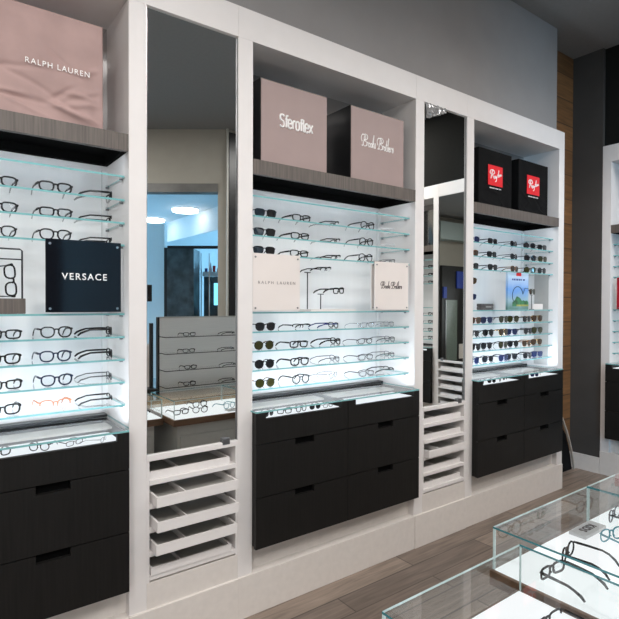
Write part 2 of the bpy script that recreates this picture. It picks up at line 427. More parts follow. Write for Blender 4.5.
def glass_shelf(xi0, xi1, z, label, group):
    o = box('glass_shelf', [M['glass'], M['edge']], None, .004, xi1-xi0-.004, .045, .316, 0, .008, loc=(xi0, 0, z), front={2: 1, 3: 1, 5: 1})
    tag(o, label, 'glass shelf', group)
    for x in (.010, xi1-xi0-.010):
        for y in (.075, .29):
            mb = MB().cyl((x, y, -.008), (x, y, -.0003), .008, 12)
            mb.build('shelf_pin', M['pin'], o)
    return o

def cabinet(xi0, xi1, label, bay):
    """Floating black drawer cabinet with a lit glass-topped tray."""
    t = thing('drawer_cabinet', label, 'drawer cabinet', (xi0, 0, .355), 0, 'black floating drawer cabinets')
    w = xi1-xi0; F = -.058; z = lambda v: v-.355
    e = .004
    b = MB()
    b.box(.001, .014, F+.004, .30, 0, z(1.044)).box(w-.028, w-.017, F+.004, .30, 0, z(1.044))
    b.box(.014, w-.014, F+.02, .30, 0, .02).box(.014, w-.014, F+.02, .30, z(.97), z(.985)).box(.014, w-.014, .26, .30, .02, z(1.044))
    b.box(w/2-.020, w/2-.002, F+.02, .26, .02, z(1.044))
    b.build('carcass', M['cab'], t)
    half = w/2-.011
    for k in range(2):
        xa, xb = (.010, half-.0015) if k == 0 else (half+.0015, w-.002)
        if k == 0: xa = -.012
        else: xb = w-.016
        cx = (xa+xb)/2
        # fascia round the viewing slot
        c0, c1 = xa+.058, xb-.050
        fa = MB().box(xa, xb, F, F+.02, z(.887), z(1.012)).box(xa, c0, F, F+.02, z(1.012), z(1.044)).box(c1, xb, F, F+.02, z(1.012), z(1.044))
        fa.build('fascia', M['cab'], t)
        for z0, z1 in ((.617, .883), (.357, .613)):
            h = .063
            d = MB().box(xa, cx-h, F, F+.02, z(z0), z(z1)).box(cx+h, xb, F, F+.02, z(z0), z(z1)).box(cx-h, cx+h, F, F+.02, z(z0), z(z1)-.034)
            dr = d.build('drawer', M['cab'], t)
            MB().box(cx-h+.0005, cx+h-.0005, F+.0205, F+.03, z(z1)-.036, z(z1)).build('finger_slot', M['slot'], dr)
            MB().box(cx-h, cx+h, F-.0006, F+.020, z(z1)-.0352, z(z1)-.0335).build('slot_lip', M['cab'], dr)
        tr = MB().box(c0-.02, c1+.02, F+.022, .15, z(1.004), z(1.009)).build('light_tray', M['led'], t)
    box('rear_plate', M['lightgray'], t, .014, w-.014, .152, .2595, z(1.020), z(1.030))
    box('rear_strip', M['black'], t, .016, w-.016, .27, .325, z(1.054), z(1.066))
    g = MB().box(-.012, w-.016, F, -.0015, z(1.0455), z(1.0535), front={2: 1, 3: 1, 5: 1}).box(.001, w-.001, -.0015, .325, z(1.0455), z(1.0535), front={3: 1, 5: 1}).build('glass_top', [M['glass'], M['edge']], t)
    return t

def mirror_bay(x0, x1, xi0, label, pulled, bay):
    """Narrow bay: stile, tall mirror above, five open tray shelves below."""
    t = thing('mirror_bay', label, 'mirror bay', (x0, 0, 0), 0, 'narrow mirror bays')
    a, c = xi0-x0, x1-x0
    box('stile', M['white'], t, 0, a, 0, .34, .215, 2.925, .0015)
    box('top_rail', M['white'], t, 0, c, 0, .34, 2.925, TOPZ, .0015)
    mr = box('mirror', [M['mirror'], M['steel']], t, a+.001, c-.001, .012, .020, .912, 2.924, front={0: 1, 1: 1, 3: 1, 4: 1, 5: 1})
    box('mirror_backing', M['white'], t, a, c, .022, .34, .912, 2.924)
    box('mirror_clip', M['pin'], mr, c-.085, c-.045, -.004, .011, .900, .932, .002)
    box('mirror_edge', M['steel'], mr, a+.0005, a+.004, .006, .0118, .915, 2.92)
    box('mirror_edge', M['pin'], mr, c-.004, c-.0005, .006, .0118, .915, 2.92)
    box('sill_board', M['white'], t, a, c, -.002, .33, .885, .911, .001)
    lin = MB().box(a, a+.012, 0, .33, .335, .885).box(c-.012, c, 0, .33, .335, .885).box(a+.012, c-.012, .315, .33, .335, .885)
    lin.build('tray_housing', M['white'], t)
    zs = [.798, .690, .582, .474, .367]
    for i, zz in enumerate(zs):
        box('tray_board', M['white'], t, a+.0125, c-.0125, -.003, .314, zz-.022, zz, .001)
    box('base_panel', M['warmwhite'], t, a, c, .0, .30, .215, .335)
    box('baseboard', M['warmwhite'], t, 0, c, -.012, .30, 0, .215, .003)
    nm = ['top', 'second', 'third', 'fourth', 'bottom']
    for i, zz in enumerate(zs):
        p = pulled[i]
        w = c-a-.025
        ox = .010 if p > .02 else .004
        tr = thing('tray', nm[i]+' white open tray of five in the '+bay, 'tray', (x0+a+.0125+ox, .012-p, zz+.0006), 0, 'white pull-out trays')
        L = w-.03; D = .27; H = .046 if p > .02 else .034
        MB().box(0, L, 0, .010, 0, H).box(0, L, D-.010, D, 0, H).box(0, .010, .010, D-.010, 0, H).box(L-.010, L, .010, D-.010, 0, H).box(.010, L-.010, .010, D-.010, 0, .006).build('tray_frame', M['white'], tr)
        box('liner', M['lightgray'], tr, .0105, L-.0105, .0105, D-.0105, .0065, .0105)
        box('divider', M['white'], tr, L*.36, L*.36+.006, .0105, D-.0105, .0106, H*.8)
    return t

def sign_block(x0, z, label, mat, letters, y=.030):
    """Acrylic block on four pins that stands on the front of a glass shelf."""
    t = thing('brand_sign', label, 'sign', (x0, y, z+.003), 0, 'square acrylic shelf signs')
    box('front_plate', mat, t, 0, .300, 0, .010, .003, .304, .001)
    box('rear_plate', M['cream'], t, .006, .294, .036, .042, .001, .288)
    for px in (.016, .284):
        for pz in (.018, .284):
            MB().cyl((px, -.003, pz), (px, .0, pz), .005, 12).cyl((px, .010, pz), (px, .036, pz), .0035, 12).build('standoff_pin', M['steel'] if mat is M['blackgloss'] else M['pin'], t)
    letters(t)
    return t

def soft_box(x0, z, w, h, d, mat, label, y, wrinkle, letters, name='display_cube', hem=None):
    """Square display cube in a cloth cover: a fine grid with folds pushed into it."""
    t = thing(name, label, 'display box', (x0, y, z), 0, 'display cubes on the canopy shelves')
    n = 66; bm = bmesh.new()
    bmesh.ops.create_cube(bm, size=1)
    bmesh.ops.subdivide_edges(bm, edges=bm.edges[:], cuts=n, use_grid_fill=True)
    rnd = random.Random(label); ph = [rnd.uniform(0, 6) for _ in range(6)]
    cr = [(rnd.uniform(.05, .95), rnd.uniform(.02, .62), rnd.uniform(-.75, .75), rnd.uniform(.10, .32), rnd.choice((-1, 1, 1))*rnd.uniform(.5, 1.3)) for _ in range(16)]
    for v in bm.verts:
        X, Y, Z = v.co.x+.5, v.co.y+.5, v.co.z+.5
        x, yy, zz = X*w, Y*d, Z*h
        if Y < .001:
            edge = min(X, 1-X, 1)*8
            f = math.sin(9*X+5*Z+ph[0])*math.sin(4*X-7*Z+ph[1])+.6*math.sin(17*X-11*Z+ph[2]+2*math.sin(5*Z))*max(0, .7-Z)+.5*math.sin(25*Z+9*X*X+ph[3])*max(0, .45-Z)*2
            fold = abs(math.sin(3.2*X+2.6*Z+ph[4]))**8
            for cx, cz, an, ln, am in cr:                        # pressed creases
                u = (X-cx)*math.cos(an)+(Z-cz)*math.sin(an); q = -(X-cx)*math.sin(an)+(Z-cz)*math.cos(an)
                fold += am*math.exp(-(q/.022)**2)*math.exp(-(u/ln)**2)
            yy += wrinkle*(f*.6-fold)*min(1, edge)*min(1, 9*(1-Z))
        elif Z < .999:
            yy += 0; x += wrinkle*.25*math.sin(12*Z+ph[5])*(1 if X > .5 else -1) if .001 > min(X, 1-X) else 0
        v.co = (x, yy, zz)
    me = bpy.data.meshes.new('cover'); bm.normal_update(); bm.to_mesh(me); bm.free(); me.materials.append(mat)
    o = bpy.data.objects.new('cover', me); COL.objects.link(o); o.parent = t
    for p in me.polygons: p.use_smooth = wrinkle > 0
    mo = o.modifiers.new('n', 'WEIGHTED_NORMAL') if False else None
    letters(t)
    return t

def hard_box(x0, z, w, h, d, mat, label, y, letters):
    t = thing('display_cube', label, 'display box', (x0, y, z), 0, 'display cubes on the canopy shelves')
    box('core', M['black'], t, 0, w, .004, d, 0, h)
    box('face_board', mat, t, .003, w-.003, 0, .0038, .003, h-.004, .0008)
    letters(t)
    return t

# ------------------------------------------------------------------ the room shell
def st(name, mat, *b, label=None): return struct(box(name, mat, None, *b), label)
CZ = 4.0
st('floor', M['floor'], -4.1, 5.6, -7.2, .6, -.06, 0)
st('ceiling', M['ceil'], -4.1, 5.6, -7.2, .6, CZ, CZ+.1)
st('wall_back', M['white'], -4.0, 4.456, .36, .55, 0, TOPZ)
st('wall_back_upper', M['gray'], -4.0, 4.452, .072, .55, TOPZ+.001, CZ)
st('trim_1', M['plankwall'], 4.458, 5.16, .27, .34, 0, CZ)
st('wall_right', M['charcoal'], 5.13, 5.6, -.014, .2695, 0, CZ)
st('baseboard_right', M['warmwhite'], 5.118, 5.1295, -.013, .2695, 0, .15)
st('wall_right_upper', M['shaded_wall'], 5.17, 5.6, -4.3, -.0145, TOPZ+.001, CZ)
st('wall_right_rear', M['white'], 5.50, 5.6, -4.3, -.0145, 0, TOPZ)
st('wall_left', M['taupe'], -4.1, -4.0, -7.2, .36, 0, CZ)
st('trim_2', M['white'], -.63, -.555, 0, .35, 0, TOPZ)
# front of the shop: short wall, then the slanted storefront with its wide opening
st('wall_front', M['taupe'], 3.40, 5.55, -4.30, -4.14, 0, CZ)
st('trim_3', M['lightgray'], 3.372, 3.398, -4.138, -4.11, 0, CZ)
T = Matrix.Translation((3.40, -4.145, 0)) @ Matrix.Rotation(math.atan2(-.598, -.801), 4, 'Z')       # x runs along the storefront to the left
st('wall_storefront', M['taupe'], 0, .135, 0, .14, 0, CZ)
st('wall_storefront_upper', M['taupe'], .135, 3.6, 0, .14, 3.25, CZ)
st('trim_4', M['darkgray'], .135, 3.6, -.02, .15, 3.13, 3.249)
st('wall_storefront_end', M['taupe'], 3.6, 5.2, 0, .14, 0, CZ)
T = Matrix.Identity(4)
st('wall_front_left', M['taupe'], -4.0, -.6, -7.2, -7.05, 0, CZ)

# ------------------------------------------------------------------ the three bays and two mirror bays on the long wall
U = {'left': (-.474, .726), 'middle': (1.352, 2.566), 'right': (3.183, 4.369)}
display_bay(-.555, .7265, -.474, .726, 'left white display bay, nearest the viewer, holding dark optical frames')
display_bay(1.268, 2.570, 1.352, 2.566, 'middle white display bay between the two narrow mirrors')
rbay = display_bay(3.102, 4.456, 3.183, 4.369, 'right white display bay of sunglasses next to the wood planked corner')
box('side_reflection', M['midgray'], rbay, 4.3655-3.102, 4.3687-3.102, .085, .215, 1.07, 1.85)  # band reflected in the glossy side panel, put in as a gray sheet
mirror_bay(.7275, 1.2675, .806, 'nearer mirror bay with pulled-out trays, between left and middle display bays', [.0, .075, .085, .07, .02], 'bay under the nearer mirror')
mirror_bay(2.5705, 3.1015, 2.650, 'mirror bay farther along the wall, between middle and right display bays', [.0, .0, .05, .0, .0], 'bay under the farther mirror')
canopy(*U['left'], 'brown-gray wood canopy shelf of the left bay under the wrinkled mauve cube')
canopy(*U['middle'], 'brown-gray wood canopy shelf of the middle bay under two mauve cubes')
canopy(*U['right'], 'brown-gray wood canopy shelf of the right bay under two black cloth cubes')
cabinet(*U['left'], 'black drawer cabinet with glass top at the lower left, under the black sign', 'left bay')
cabinet(*U['middle'], 'large black four-drawer cabinet in the middle, under the cream signs', 'middle bay')
cabinet(*U['right'], 'black four-drawer cabinet on the right, under the sunglasses and poster', 'right bay')
SHELF = ['top', 'second', 'third', 'fourth', 'fifth', 'sixth', 'seventh', 'eighth', 'lowest']
NOTE = ['empty, just below the wood canopy', 'first with glasses on it', 'second with glasses on it', 'just above the signs', 'carrying the signs', 'first below the signs', 'second below the signs', 'third below the signs', 'just above the cabinet']
for b, (xa, xb) in U.items():
    for i, z in enumerate(GLASS_Z):
        glass_shelf(xa, xb, z-.008, SHELF[i]+' glass shelf of the '+b+' bay, '+NOTE[i], 'glass shelves of the '+b+' bay')

def row(bay, i, spec, scale=1.0):
    """spec: (style, x, y, turn) from left to right."""
    ordn = ['first', 'second', 'third', 'fourth', 'fifth', 'sixth', 'seventh']
    for k, (s, x, y, r) in enumerate(spec):
        pos = ordn[k]+' from left' if k < len(spec)-1 else 'rightmost'
        glasses(s, (x, y, GLASS_Z[i]+.0005), math.radians(r), '%s in the %s row of the %s bay' % (pos, ROWS[i], bay), 'glasses in the %s bay' % bay, scale=1.07 if bay == 'right' else 1.0)
# left bay: pairs facing out, and at the right a pair turned sideways
L1 = ['rx_black_wide', 'rx_black_wide', 'rx_panto', None, 'rx_black_rect', 'rx_black_wide', 'rx_black_rect', 'rx_black_wide']
L2 = ['rx_black_wide', 'rx_black_rect', 'rx_panto', None, 'rx_panto', 'rx_navy', 'rx_navy', 'rx_amber']
L3 = ['rx_black_rect', 'rx_half', 'rx_half', None, 'rx_black_rect', 'rx_black_rect', 'rx_gun', 'rx_half']
for n, i in enumerate((1, 2, 3, 5, 6, 7, 8)):
    j = n if n < 3 else n+1
    dx = .012*math.sin(3.1*n)
    row('left', i, [(L1[j], .246+dx+.012*(n > 2), .085, 4), (L2[j], .450+dx, .08, 3), (L3[j], .688-dx*.4, .15, 84)])
M1 = {1: 'sun_black', 2: 'sun_black', 3: 'sun_black', 5: 'sun_panto', 6: 'sun_green', 7: 'sun_round', 8: 'sun_green'}
for n, i in enumerate((1, 2, 3, 5, 6, 7, 8)):
    up = i < 4
    d = .01*math.sin(2.3*n+1)
    spec = [(M1[i], 1.472+d*.5, .075, -2),
            ('rx_black_rect' if up else ['rx_half', 'rx_black_rect', 'rx_black_wide', 'rx_black_round'][n-3], 1.705+d, .075, 2),
            ('rx_half' if up else ['rx_blue', 'rx_black_rect', 'rx_gun', 'rx_silver'][n-3], 2.02-d, .15, 78 if i != 8 else 30),
            ('rx_black_round' if up else ['rx_silver', 'rx_gun', 'rx_gun', 'rx_gun'][n-3], 2.215+d, .08, 3),
            ('rx_clear' if up and n < 2 else 'rx_gun' if up else ['rx_silver', 'rx_gun', 'rx_gun', 'rx_half'][n-3], 2.49-d*.5, .15, 76)]
    row('middle', i, spec)
R_UP = {1: ['sun_blue', 'sun_black', 'sun_panto', 'sun_round', 'sun_black'], 2: ['sun_tort', 'sun_black', 'sun_panto', 'sun_round', 'sun_aviator'], 3: ['sun_black', 'sun_black', 'sun_tort', 'sun_green', 'sun_round']}
for i in (1, 2, 3):
    xs = [3.30, 3.545, 3.84, 4.07, 4.265]
    row('right', i, [(R_UP[i][k], xs[k]+.008*math.sin(i*2+k), .085, (0, 6, 10, -16, 0)[k]) for k in range(5)])
R_LO = {5: ['sun_tort', 'sun_blue', 'sun_aviator', 'sun_aviator', 'sun_panto', 'sun_gold'], 6: ['sun_panto', 'sun_round', 'sun_gold', 'sun_blue', 'sun_panto', 'sun_aviator'],
        7: ['sun_panto', 'sun_round', 'sun_aviator', 'sun_round', 'sun_tort', 'sun_gold'], 8: ['sun_blue', 'sun_panto', 'sun_blue', 'sun_black', 'sun_black', 'sun_blue']}
for i in (5, 6, 7, 8):
    xs = [3.325, 3.515, 3.70, 3.855, 4.045, 4.225]
    row('right', i, [(R_LO[i][k], xs[k]+.012*math.sin(i*3+k*2), .085+(.02 if k % 2 else 0), (0, -4, 5, -8, 3, -10)[k]) for k in range(6)])

# pairs lying in the lit cabinet trays
def tray_pairs(lst, where, bay):
    for k, (s, x, y, r) in enumerate(lst):
        glasses(s, (x, y, 1.0095), math.radians(r), ['first', 'second', 'third', 'fourth', 'fifth'][k]+' from left in the lit tray of the '+where, 'glasses in the '+bay+' cabinet trays', scale=.64)
tray_pairs([('rx_black_wide', .235, -.005, 15), ('rx_black_round', .37, -.01, -30), ('rx_gun', .505, .0, 25), ('rx_silver', .62, -.005, 60)], 'left cabinet', 'left')
tray_pairs([('sun_panto', 1.45, -.005, 20), ('rx_black_rect', 1.55, .0, -15), ('rx_panto', 1.655, -.01, 10), ('sun_round', 1.755, -.002, 0), ('rx_gun', 1.85, .0, 8)], 'middle cabinet', 'middle')
tray_pairs([('sun_black', 3.285, -.005, 10), ('sun_round', 3.41, -.006, -15), ('sun_panto', 3.53, .0, 25), ('sun_aviator', 3.64, .03, 10)], 'right cabinet, left slot', 'right')
tray_pairs([('sun_tort', 3.875, -.005, 10), ('sun_blue', 4.0, -.006, -15), ('sun_gold', 4.13, .02, 30)], 'right cabinet, right slot', 'right')

# ------------------------------------------------------------------ signs on the fifth shelf
SZ = GLASS_Z[4]+.0005
sign_block(.402, SZ, 'glossy black square sign with white lettering on the left bay shelf', M['blackgloss'],
           lambda t: lettering('lettering', 'VERSACE', M['letter_w'], t, .150, -.0002, .152, .180, .028, spacing=1.25, bold=.012))
def rl(t): lettering('lettering', 'RALPH LAUREN', M['letter_s'], t, .150, -.0002, .152, .235, .0155, spacing=1.55)
sign_block(1.370, SZ, 'cream square sign with spaced gray capitals on the middle bay shelf', M['cream'], rl)
sign_block(2.238, SZ, 'cream square sign with dark handwritten lettering, right end of middle bay', M['cream'],
           lambda t: strokes('lettering', script_line(), M['letter_d'], t, .150, -.0006, .152, .20, .060, .0019))

# wire easel with two hanging pairs at the far left
t = thing('wire_glasses_stand', 'dark wire frame stand on a brown block, left edge of the left bay', 'display stand', (.335, .09, SZ))
box('base_block', M['header'], t, -.40, .004, .0, .07, 0, .062, .002)
MB().tube([(-.004, .035, .062), (-.004, .035, .258), (-.012, .035, .264), (-.38, .035, .264), (-.388, .035, .258), (-.388, .035, .062)], .0035, 8).build('wire_frame', M['f_gun'], t, smooth=True)
MB().tube([(-.386, .035, .222), (-.006, .035, .222)], .0028, 8).build('cross_bar', M['f_gun'], t, smooth=True)
for k, (s, dx, ang) in enumerate((('rx_black_wide', -.062, 86), ('rx_black_round', -.150, 80))):
    o = glasses(s, (.335+dx, .105, SZ+.152), 0, 'hanging upright from the wire stand, '+('right' if k == 0 else 'left')+' of two', 'pairs hanging on the wire stand')
    o.matrix_world = Matrix.Translation((.335+dx+.012, .115, SZ+.135)) @ Matrix.Rotation(math.radians(6), 4, 'Z') @ Matrix.Rotation(math.radians(ang), 4, 'Y') @ Matrix.Translation((0, 0, -.02))

# two pole holders on a clear base in the middle bay
t = thing('glasses_holder', 'clear base plate with two thin posts between the cream signs', 'display stand', (1.80, .09, SZ))
box('base_plate', M['cream'], t, -.03, .31, -.03, .10, 0, .012, .001)
for px, h in ((-.012, .222), (.085, .098)):
    MB().cyl((px, .03, .012), (px, .03, h), .0035, 10).build('post', M['f_gun'], t, smooth=True)
    MB().box(px-.020, px+.020, .026, .034, h, h+.005).build('holder_arm', M['f_gun'], t)
glasses('rx_half', (1.925, .12, SZ+.2275), math.radians(82), 'held high on the taller thin post, middle bay', 'pairs on the posts')
glasses('rx_black_rect', (2.025, .12, SZ+.1035), math.radians(80), 'held on the lower thin post, middle bay', 'pairs on the posts')

# right bay, fifth shelf: posters, a case and a few pairs
t = thing('sky_poster', 'sky blue poster panel with a big round lens and green hills', 'poster', (3.722, .065, SZ))
def sky_mat():
    m, nt, out = new_mat('printed_sky')
    b = nd(nt, 'ShaderNodeBsdfPrincipled', Roughness=.35)
    tc = nd(nt, 'ShaderNodeTexCoord'); sp = nd(nt, 'ShaderNodeSeparateXYZ'); nz = nd(nt, 'ShaderNodeTexNoise', Scale=9.0, Detail=4.0)
    ad = nd(nt, 'ShaderNodeMath', operation='MULTIPLY_ADD'); ad.inputs[1].default_value = .10
    r = nt.nodes.new('ShaderNodeValToRGB'); e = r.color_ramp.elements
    e[0].position = .06; e[0].color = (.12, .25, .22, 1); e[1].position = .33; e[1].color = (.62, .78, .95, 1)
    q = e.new(.13); q.color = (.35, .52, .62, 1); q = e.new(.2); q.color = (.16, .38, .82, 1)
    nt.links.new(tc.outputs['Object'], sp.inputs[0]); nt.links.new(tc.outputs['Object'], nz.inputs['Vector'])
    nt.links.new(nz.outputs['Fac'], ad.inputs[0]); nt.links.new(sp.outputs['Z'], ad.inputs[2])
    nt.links.new(ad.outputs[0], r.inputs[0]); nt.links.new(r.outputs[0], b.inputs['Base Color']); nt.links.new(b.outputs[0], out.inputs[0])
    return m
box('panel', sky_mat(), t, 0, .295, 0, .02, 0, .300, .001)
box('red_mark', M['red'], t, .115, .185, -.0012, -.0002, .272, .300)
for k, (a, w_) in enumerate(((.055, .016), (.078, .020), (.106, .012), (.124, .020), (.152, .018), (.178, .014), (.212, .026))):
    box('small_print', M['bluesign'], t, a, a+w_, -.0010, -.0002, .236, .250)
hill = MB(); xs = [i/24 for i in range(25)]
hp = [(.062+.233*x, .052+.055*math.exp(-((x-.32)/.22)**2)+.022*math.exp(-((x-.8)/.25)**2)+.004*math.sin(30*x)) for x in xs]
hill.add([(x, -.0010, .028) for x, _ in hp]+[(x, -.0010, z) for _, (x, z) in zip(xs, hp)]+[(x, -.0002, .028) for x, _ in hp]+[(x, -.0002, z) for x, z in hp],
         [[i, i+1, 26+i, 25+i] for i in range(24)]+[[50+i, 75+i, 76+i, 51+i] for i in range(24)])
hill.build('printed_hills', plain('printed_green', (.05, .20, .09), .4, var=.7, scale=22), t)
box('printed_field', plain('printed_yellow', (.42, .42, .10), .4, var=.3, scale=20), t, .12, .295, -.0016, -.0011, .028, .042)
arc = [(.135+.075*math.cos(q), -.0016, .115+.072*math.sin(q)) for q in [PI*.05+PI*1.15*i/20 for i in range(21)]]
arc = [(.295, -.0016, .172), (.24, -.0016, .176)]+arc
MB().tube(arc, .0022, 6).build('printed_lens_rim', M['f_navy'], t)
t = thing('card_block', 'small off-white card block at the right end of the right bay', 'card', (4.185, .12, SZ))
box('block', M['cream'], t, 0, .155, 0, .05, 0, .048, .001)
t = thing('glasses_case', 'small dark gray glasses case on the sign shelf of the right bay', 'glasses case', (3.41, .085, SZ))
def half_case(z0, z1):
    mb = MB(); prof = []
    for i in range(24):
        q = 2*PI*i/24; prof.append((math.copysign(abs(math.cos(q))**.45, math.cos(q))*.085, math.copysign(abs(math.sin(q))**.6, math.sin(q))*.03))
    rings = [(z0, .94), (z0+.004, 1), (z1-.004, 1), (z1, .95)]
    vs = [(.085+x*s, .03+y*s, z) for z, s in rings for x, y in prof]
    fs = [[k*24+i, k*24+(i+1) % 24, (k+1)*24+(i+1) % 24, (k+1)*24+i] for k in range(3) for i in range(24)]
    fs += [list(range(24))[::-1], [72+i for i in range(24)]]
    return mb.add(vs, fs)
gray_case = plain('gray_leatherette', (.09, .085, .085), .5, var=.2, scale=60)
half_case(0, .024).build('case_bottom', gray_case, t); half_case(.0245, .048).build('case_lid', gray_case, t)
MB().box(.05, .12, -.0012, -.0001, .018, .030).build('case_badge', M['steel'], t)
t = thing('glasses_riser', 'clear riser block holding two pairs at left of the right bay', 'display stand', (3.262, .13, SZ))
for px in (.0, .11):
    box('riser_leg', M['case_glass'], t, px, px+.008, 0, .07, 0, .071)
box('riser_top', M['case_glass'], t, -.004, .122, 0, .07, .0715, .077)
box('rear_post', M['case_glass'], t, .054, .064, .06, .07, .0775, .190)
box('riser_ledge', M['case_glass'], t, .0, .118, .0, .0695, .1902, .196)
glasses('sun_blue', (3.33, .135, SZ+.0775), math.radians(-12), 'on the low step of the clear riser, right bay', 'pairs on the clear riser')
glasses('sun_gold', (3.325, .135, SZ+.1965), math.radians(-20), 'on the high step of the clear riser, right bay', 'pairs on the clear riser')
t = thing('glasses_perch', 'thin dark arm beside the poster that holds a pair', 'display stand', (4.145, .10, SZ))
MB().cyl((0, .012, .0), (0, .012, .120), .003, 8).build('post', M['f_gun'], t)
MB().box(-.025, .025, .0, .02, .0, .004).build('foot', M['f_gun'], t)
MB().box(-.012, .012, .008, .016, .1205, .1245).build('rest', M['f_gun'], t)
glasses('sun_aviator', (4.15, .105, SZ+.125), math.radians(10), 'held out beside the blue poster in the right bay', 'held pair')

# ------------------------------------------------------------------ cubes on the canopies
CT = 2.3355
def t_left(t): lettering('lettering', 'RALPH LAUREN', M['letter_w'], t, .258, -.0125, .222, .24, .022, spacing=1.2)
soft_box(.192, CT, .435, .445, .26, M['mauve_fab'], 'mauve cloth-covered cube with creases on the left bay canopy', .035, .0095, t_left)
hard_box(1.417, CT, .442, .440, .25, M['mauve'], 'mauve cube with white rounded lettering on middle canopy, left of two', .032,
         lambda t: strokes('lettering', ROUND_WORD, M['letter_w'], t, .229, -.0012, .242, .222, .066, .0054))
hard_box(2.038, CT, .452, .440, .25, M['mauve'], 'mauve cube with white handwritten lettering on middle canopy, right of two', .032,
         lambda t: strokes('lettering', script_line(), M['letter_w'], t, .228, -.0010, .238, .292, .105, .0025))
def rb(cx):
    def f(t):
        box('red_badge', M['red'], t, cx-.094, cx+.094, -.0075, -.0045, .172, .326)
        strokes('badge_lettering', SCRIPT_RED, M['letter_w'], t, cx, -.0086, .252, .156, .105, .0042)
        lettering('small_lettering', 'GENUINE SINCE 1937', M['letter_w'], t, cx, -.0060, .152, .150, .009, spacing=1.1, bold=.02, depth=.002)
    return f
soft_box(3.338, CT, .432, .440, .24, M['black_fab'], 'black cloth cube with red badge, left of two on right canopy', .072, .0035, rb(.205))
soft_box(3.872, CT, .442, .440, .24, M['black_fab'], 'black cloth cube with red badge, right of two on right canopy', .072, .0035, rb(.205))
# crumpled film at the top of the farther mirror
bm = bmesh.new(); bmesh.ops.create_grid(bm, x_segments=14, y_segments=8, size=.5)
rr = random.Random(3)
for v in bm.verts:
    u, w = v.co.x+.5, v.co.y+.5
    v.co = (u*.20, -.006-.012*rr.random()*w-.004, -w*(.105-.075*u)+(rr.random()-.5)*.012)
me = bpy.data.meshes.new('film'); bm.to_mesh(me); bm.free(); me.materials.append(M['film'])
o = bpy.data.objects.new('plastic_film', me); COL.objects.link(o); o.location = (2.656, .004, 2.922)
so = o.modifiers.new('thick', 'SOLIDIFY'); so.thickness = .0008
tag(o, 'scrap of crumpled clear film at the top left of the farther mirror', 'plastic film')

# ------------------------------------------------------------------ end wall on the right: the same bays again
T = Matrix.Translation((5.13, -.015, 0)) @ Matrix.Rotation(-PI/2, 4, 'Z')
display_bay(0, 1.295, .078, 1.289, 'white display bay on the end wall at the right picture edge')
mirror_bay(1.2955, 1.880, 1.372, 'mirror bay of the end wall, seen in the farther mirror', [0, 0, 0, 0, 0], 'end wall bay under its mirror')
display_bay(1.8805, 3.20, 1.960, 3.12, 'white display bay of the end wall seen reflected in the farther mirror')
canopy(.078, 1.289, 'dark wood canopy shelf on the end wall at the right picture edge')
canopy(1.960, 3.12, 'dark wood canopy shelf of the reflected end wall bay')
cabinet(.078, 1.289, 'black drawer cabinet on the end wall at the right picture edge', 'end bay')
cabinet(1.960, 3.12, 'black drawer cabinet of the end wall bay, seen reflected', 'reflected bay')
for i, z in enumerate(GLASS_Z):
    glass_shelf(.078, 1.289, z-.008, SHELF[i]+' glass shelf of the end wall bay beside the red sign', 'glass shelves of the end wall bay')
    glass_shelf(1.960, 3.12, z-.008, SHELF[i]+' glass shelf of the end wall bay seen in the mirror', 'glass shelves of the reflected bay')
t = thing('brand_sign', 'dark red square sign at the right picture edge', 'sign', (.125, .022, SZ), 0, 'square acrylic shelf signs')
box('front_plate', M['redsign'], t, 0, .296, 0, .010, .002, .292, .001)
box('rear_plate', M['cream'], t, .004, .292, .036, .042, .001, .288)
for px in (.016, .280):
    for pz in (.016, .276):
        MB().cyl((px, -.003, pz), (px, .0, pz), .005, 12).cyl((px, .010, pz), (px, .036, pz), .0035, 12).build('standoff_pin', M['pin'], t)
for n, i in enumerate((1, 2, 3, 5, 6, 7, 8)):
    for k, s in enumerate(('rx_black_rect', 'rx_gun')):
        glasses(s, (2.06+.2*k, .10, GLASS_Z[i]+.0005), 0, '%s in the %s row of the reflected end wall bay' % (('leftmost', 'next to leftmost')[k], ROWS[i]), 'glasses in the reflected bay')
T = Matrix.Identity(4)

# corner beyond the right bay: leaning bent strip, a folded black bag and a cable
pts = [(4.735+.29*s_+.035*math.sin(PI*s_), .150+.02*s_, .56*(1-s_)+.012) for s_ in [i/12 for i in range(13)]]
mb = MB(); k = len(pts)
mb.add([(x, y+d_, z) for x, y, z in pts for d_ in (0, .018)]+[(x+.014, y+d_, z) for x, y, z in pts for d_ in (0, .018)],
       [[2*i, 2*i+1, 2*i+3, 2*i+2] for i in range(k-1)]+[[2*k+2*i, 2*k+2*i+2, 2*k+2*i+3, 2*k+2*i+1] for i in range(k-1)]+
       [[2*i, 2*i+2, 2*k+2*i+2, 2*k+2*i] for i in range(k-1)]+[[2*i+1, 2*k+2*i+1, 2*k+2*i+3, 2*i+3] for i in range(k-1)]+[[0, 2*k, 2*k+1, 1], [2*k-2, 2*k-1, 4*k-1, 4*k-2]])
o = mb.build('bent_strip', M['palewood'], smooth=False); tag(o, 'pale bent strip leaning at the corner beside the right cabinet', 'strip')
mb = MB(); prof = [(4.6, .40), (4.82, .47), (4.93, .36), (5.02, .14), (5.05, .0), (4.6, .0)]
mb.add([(x, .205, z) for x, z in prof]+[(x-.004, .262, z*.97) for x, z in prof], [list(range(6)), list(range(6, 12))[::-1]]+[[i, (i+1) % 6, 6+(i+1) % 6, 6+i] for i in range(6)])
o = mb.build('folded_bag', M['black_fab'], bevel=.008); tag(o, 'black folded bag on the floor behind the leaning strip', 'bag')
o = MB().tube([(4.68, .14, .30), (4.705, .14, .22), (4.71, .14, .14), (4.70, .14, .05), (4.67, .135, .0085), (4.60, .12, .0065)], .006, 8).build('power_cable', M['cable'], smooth=True)
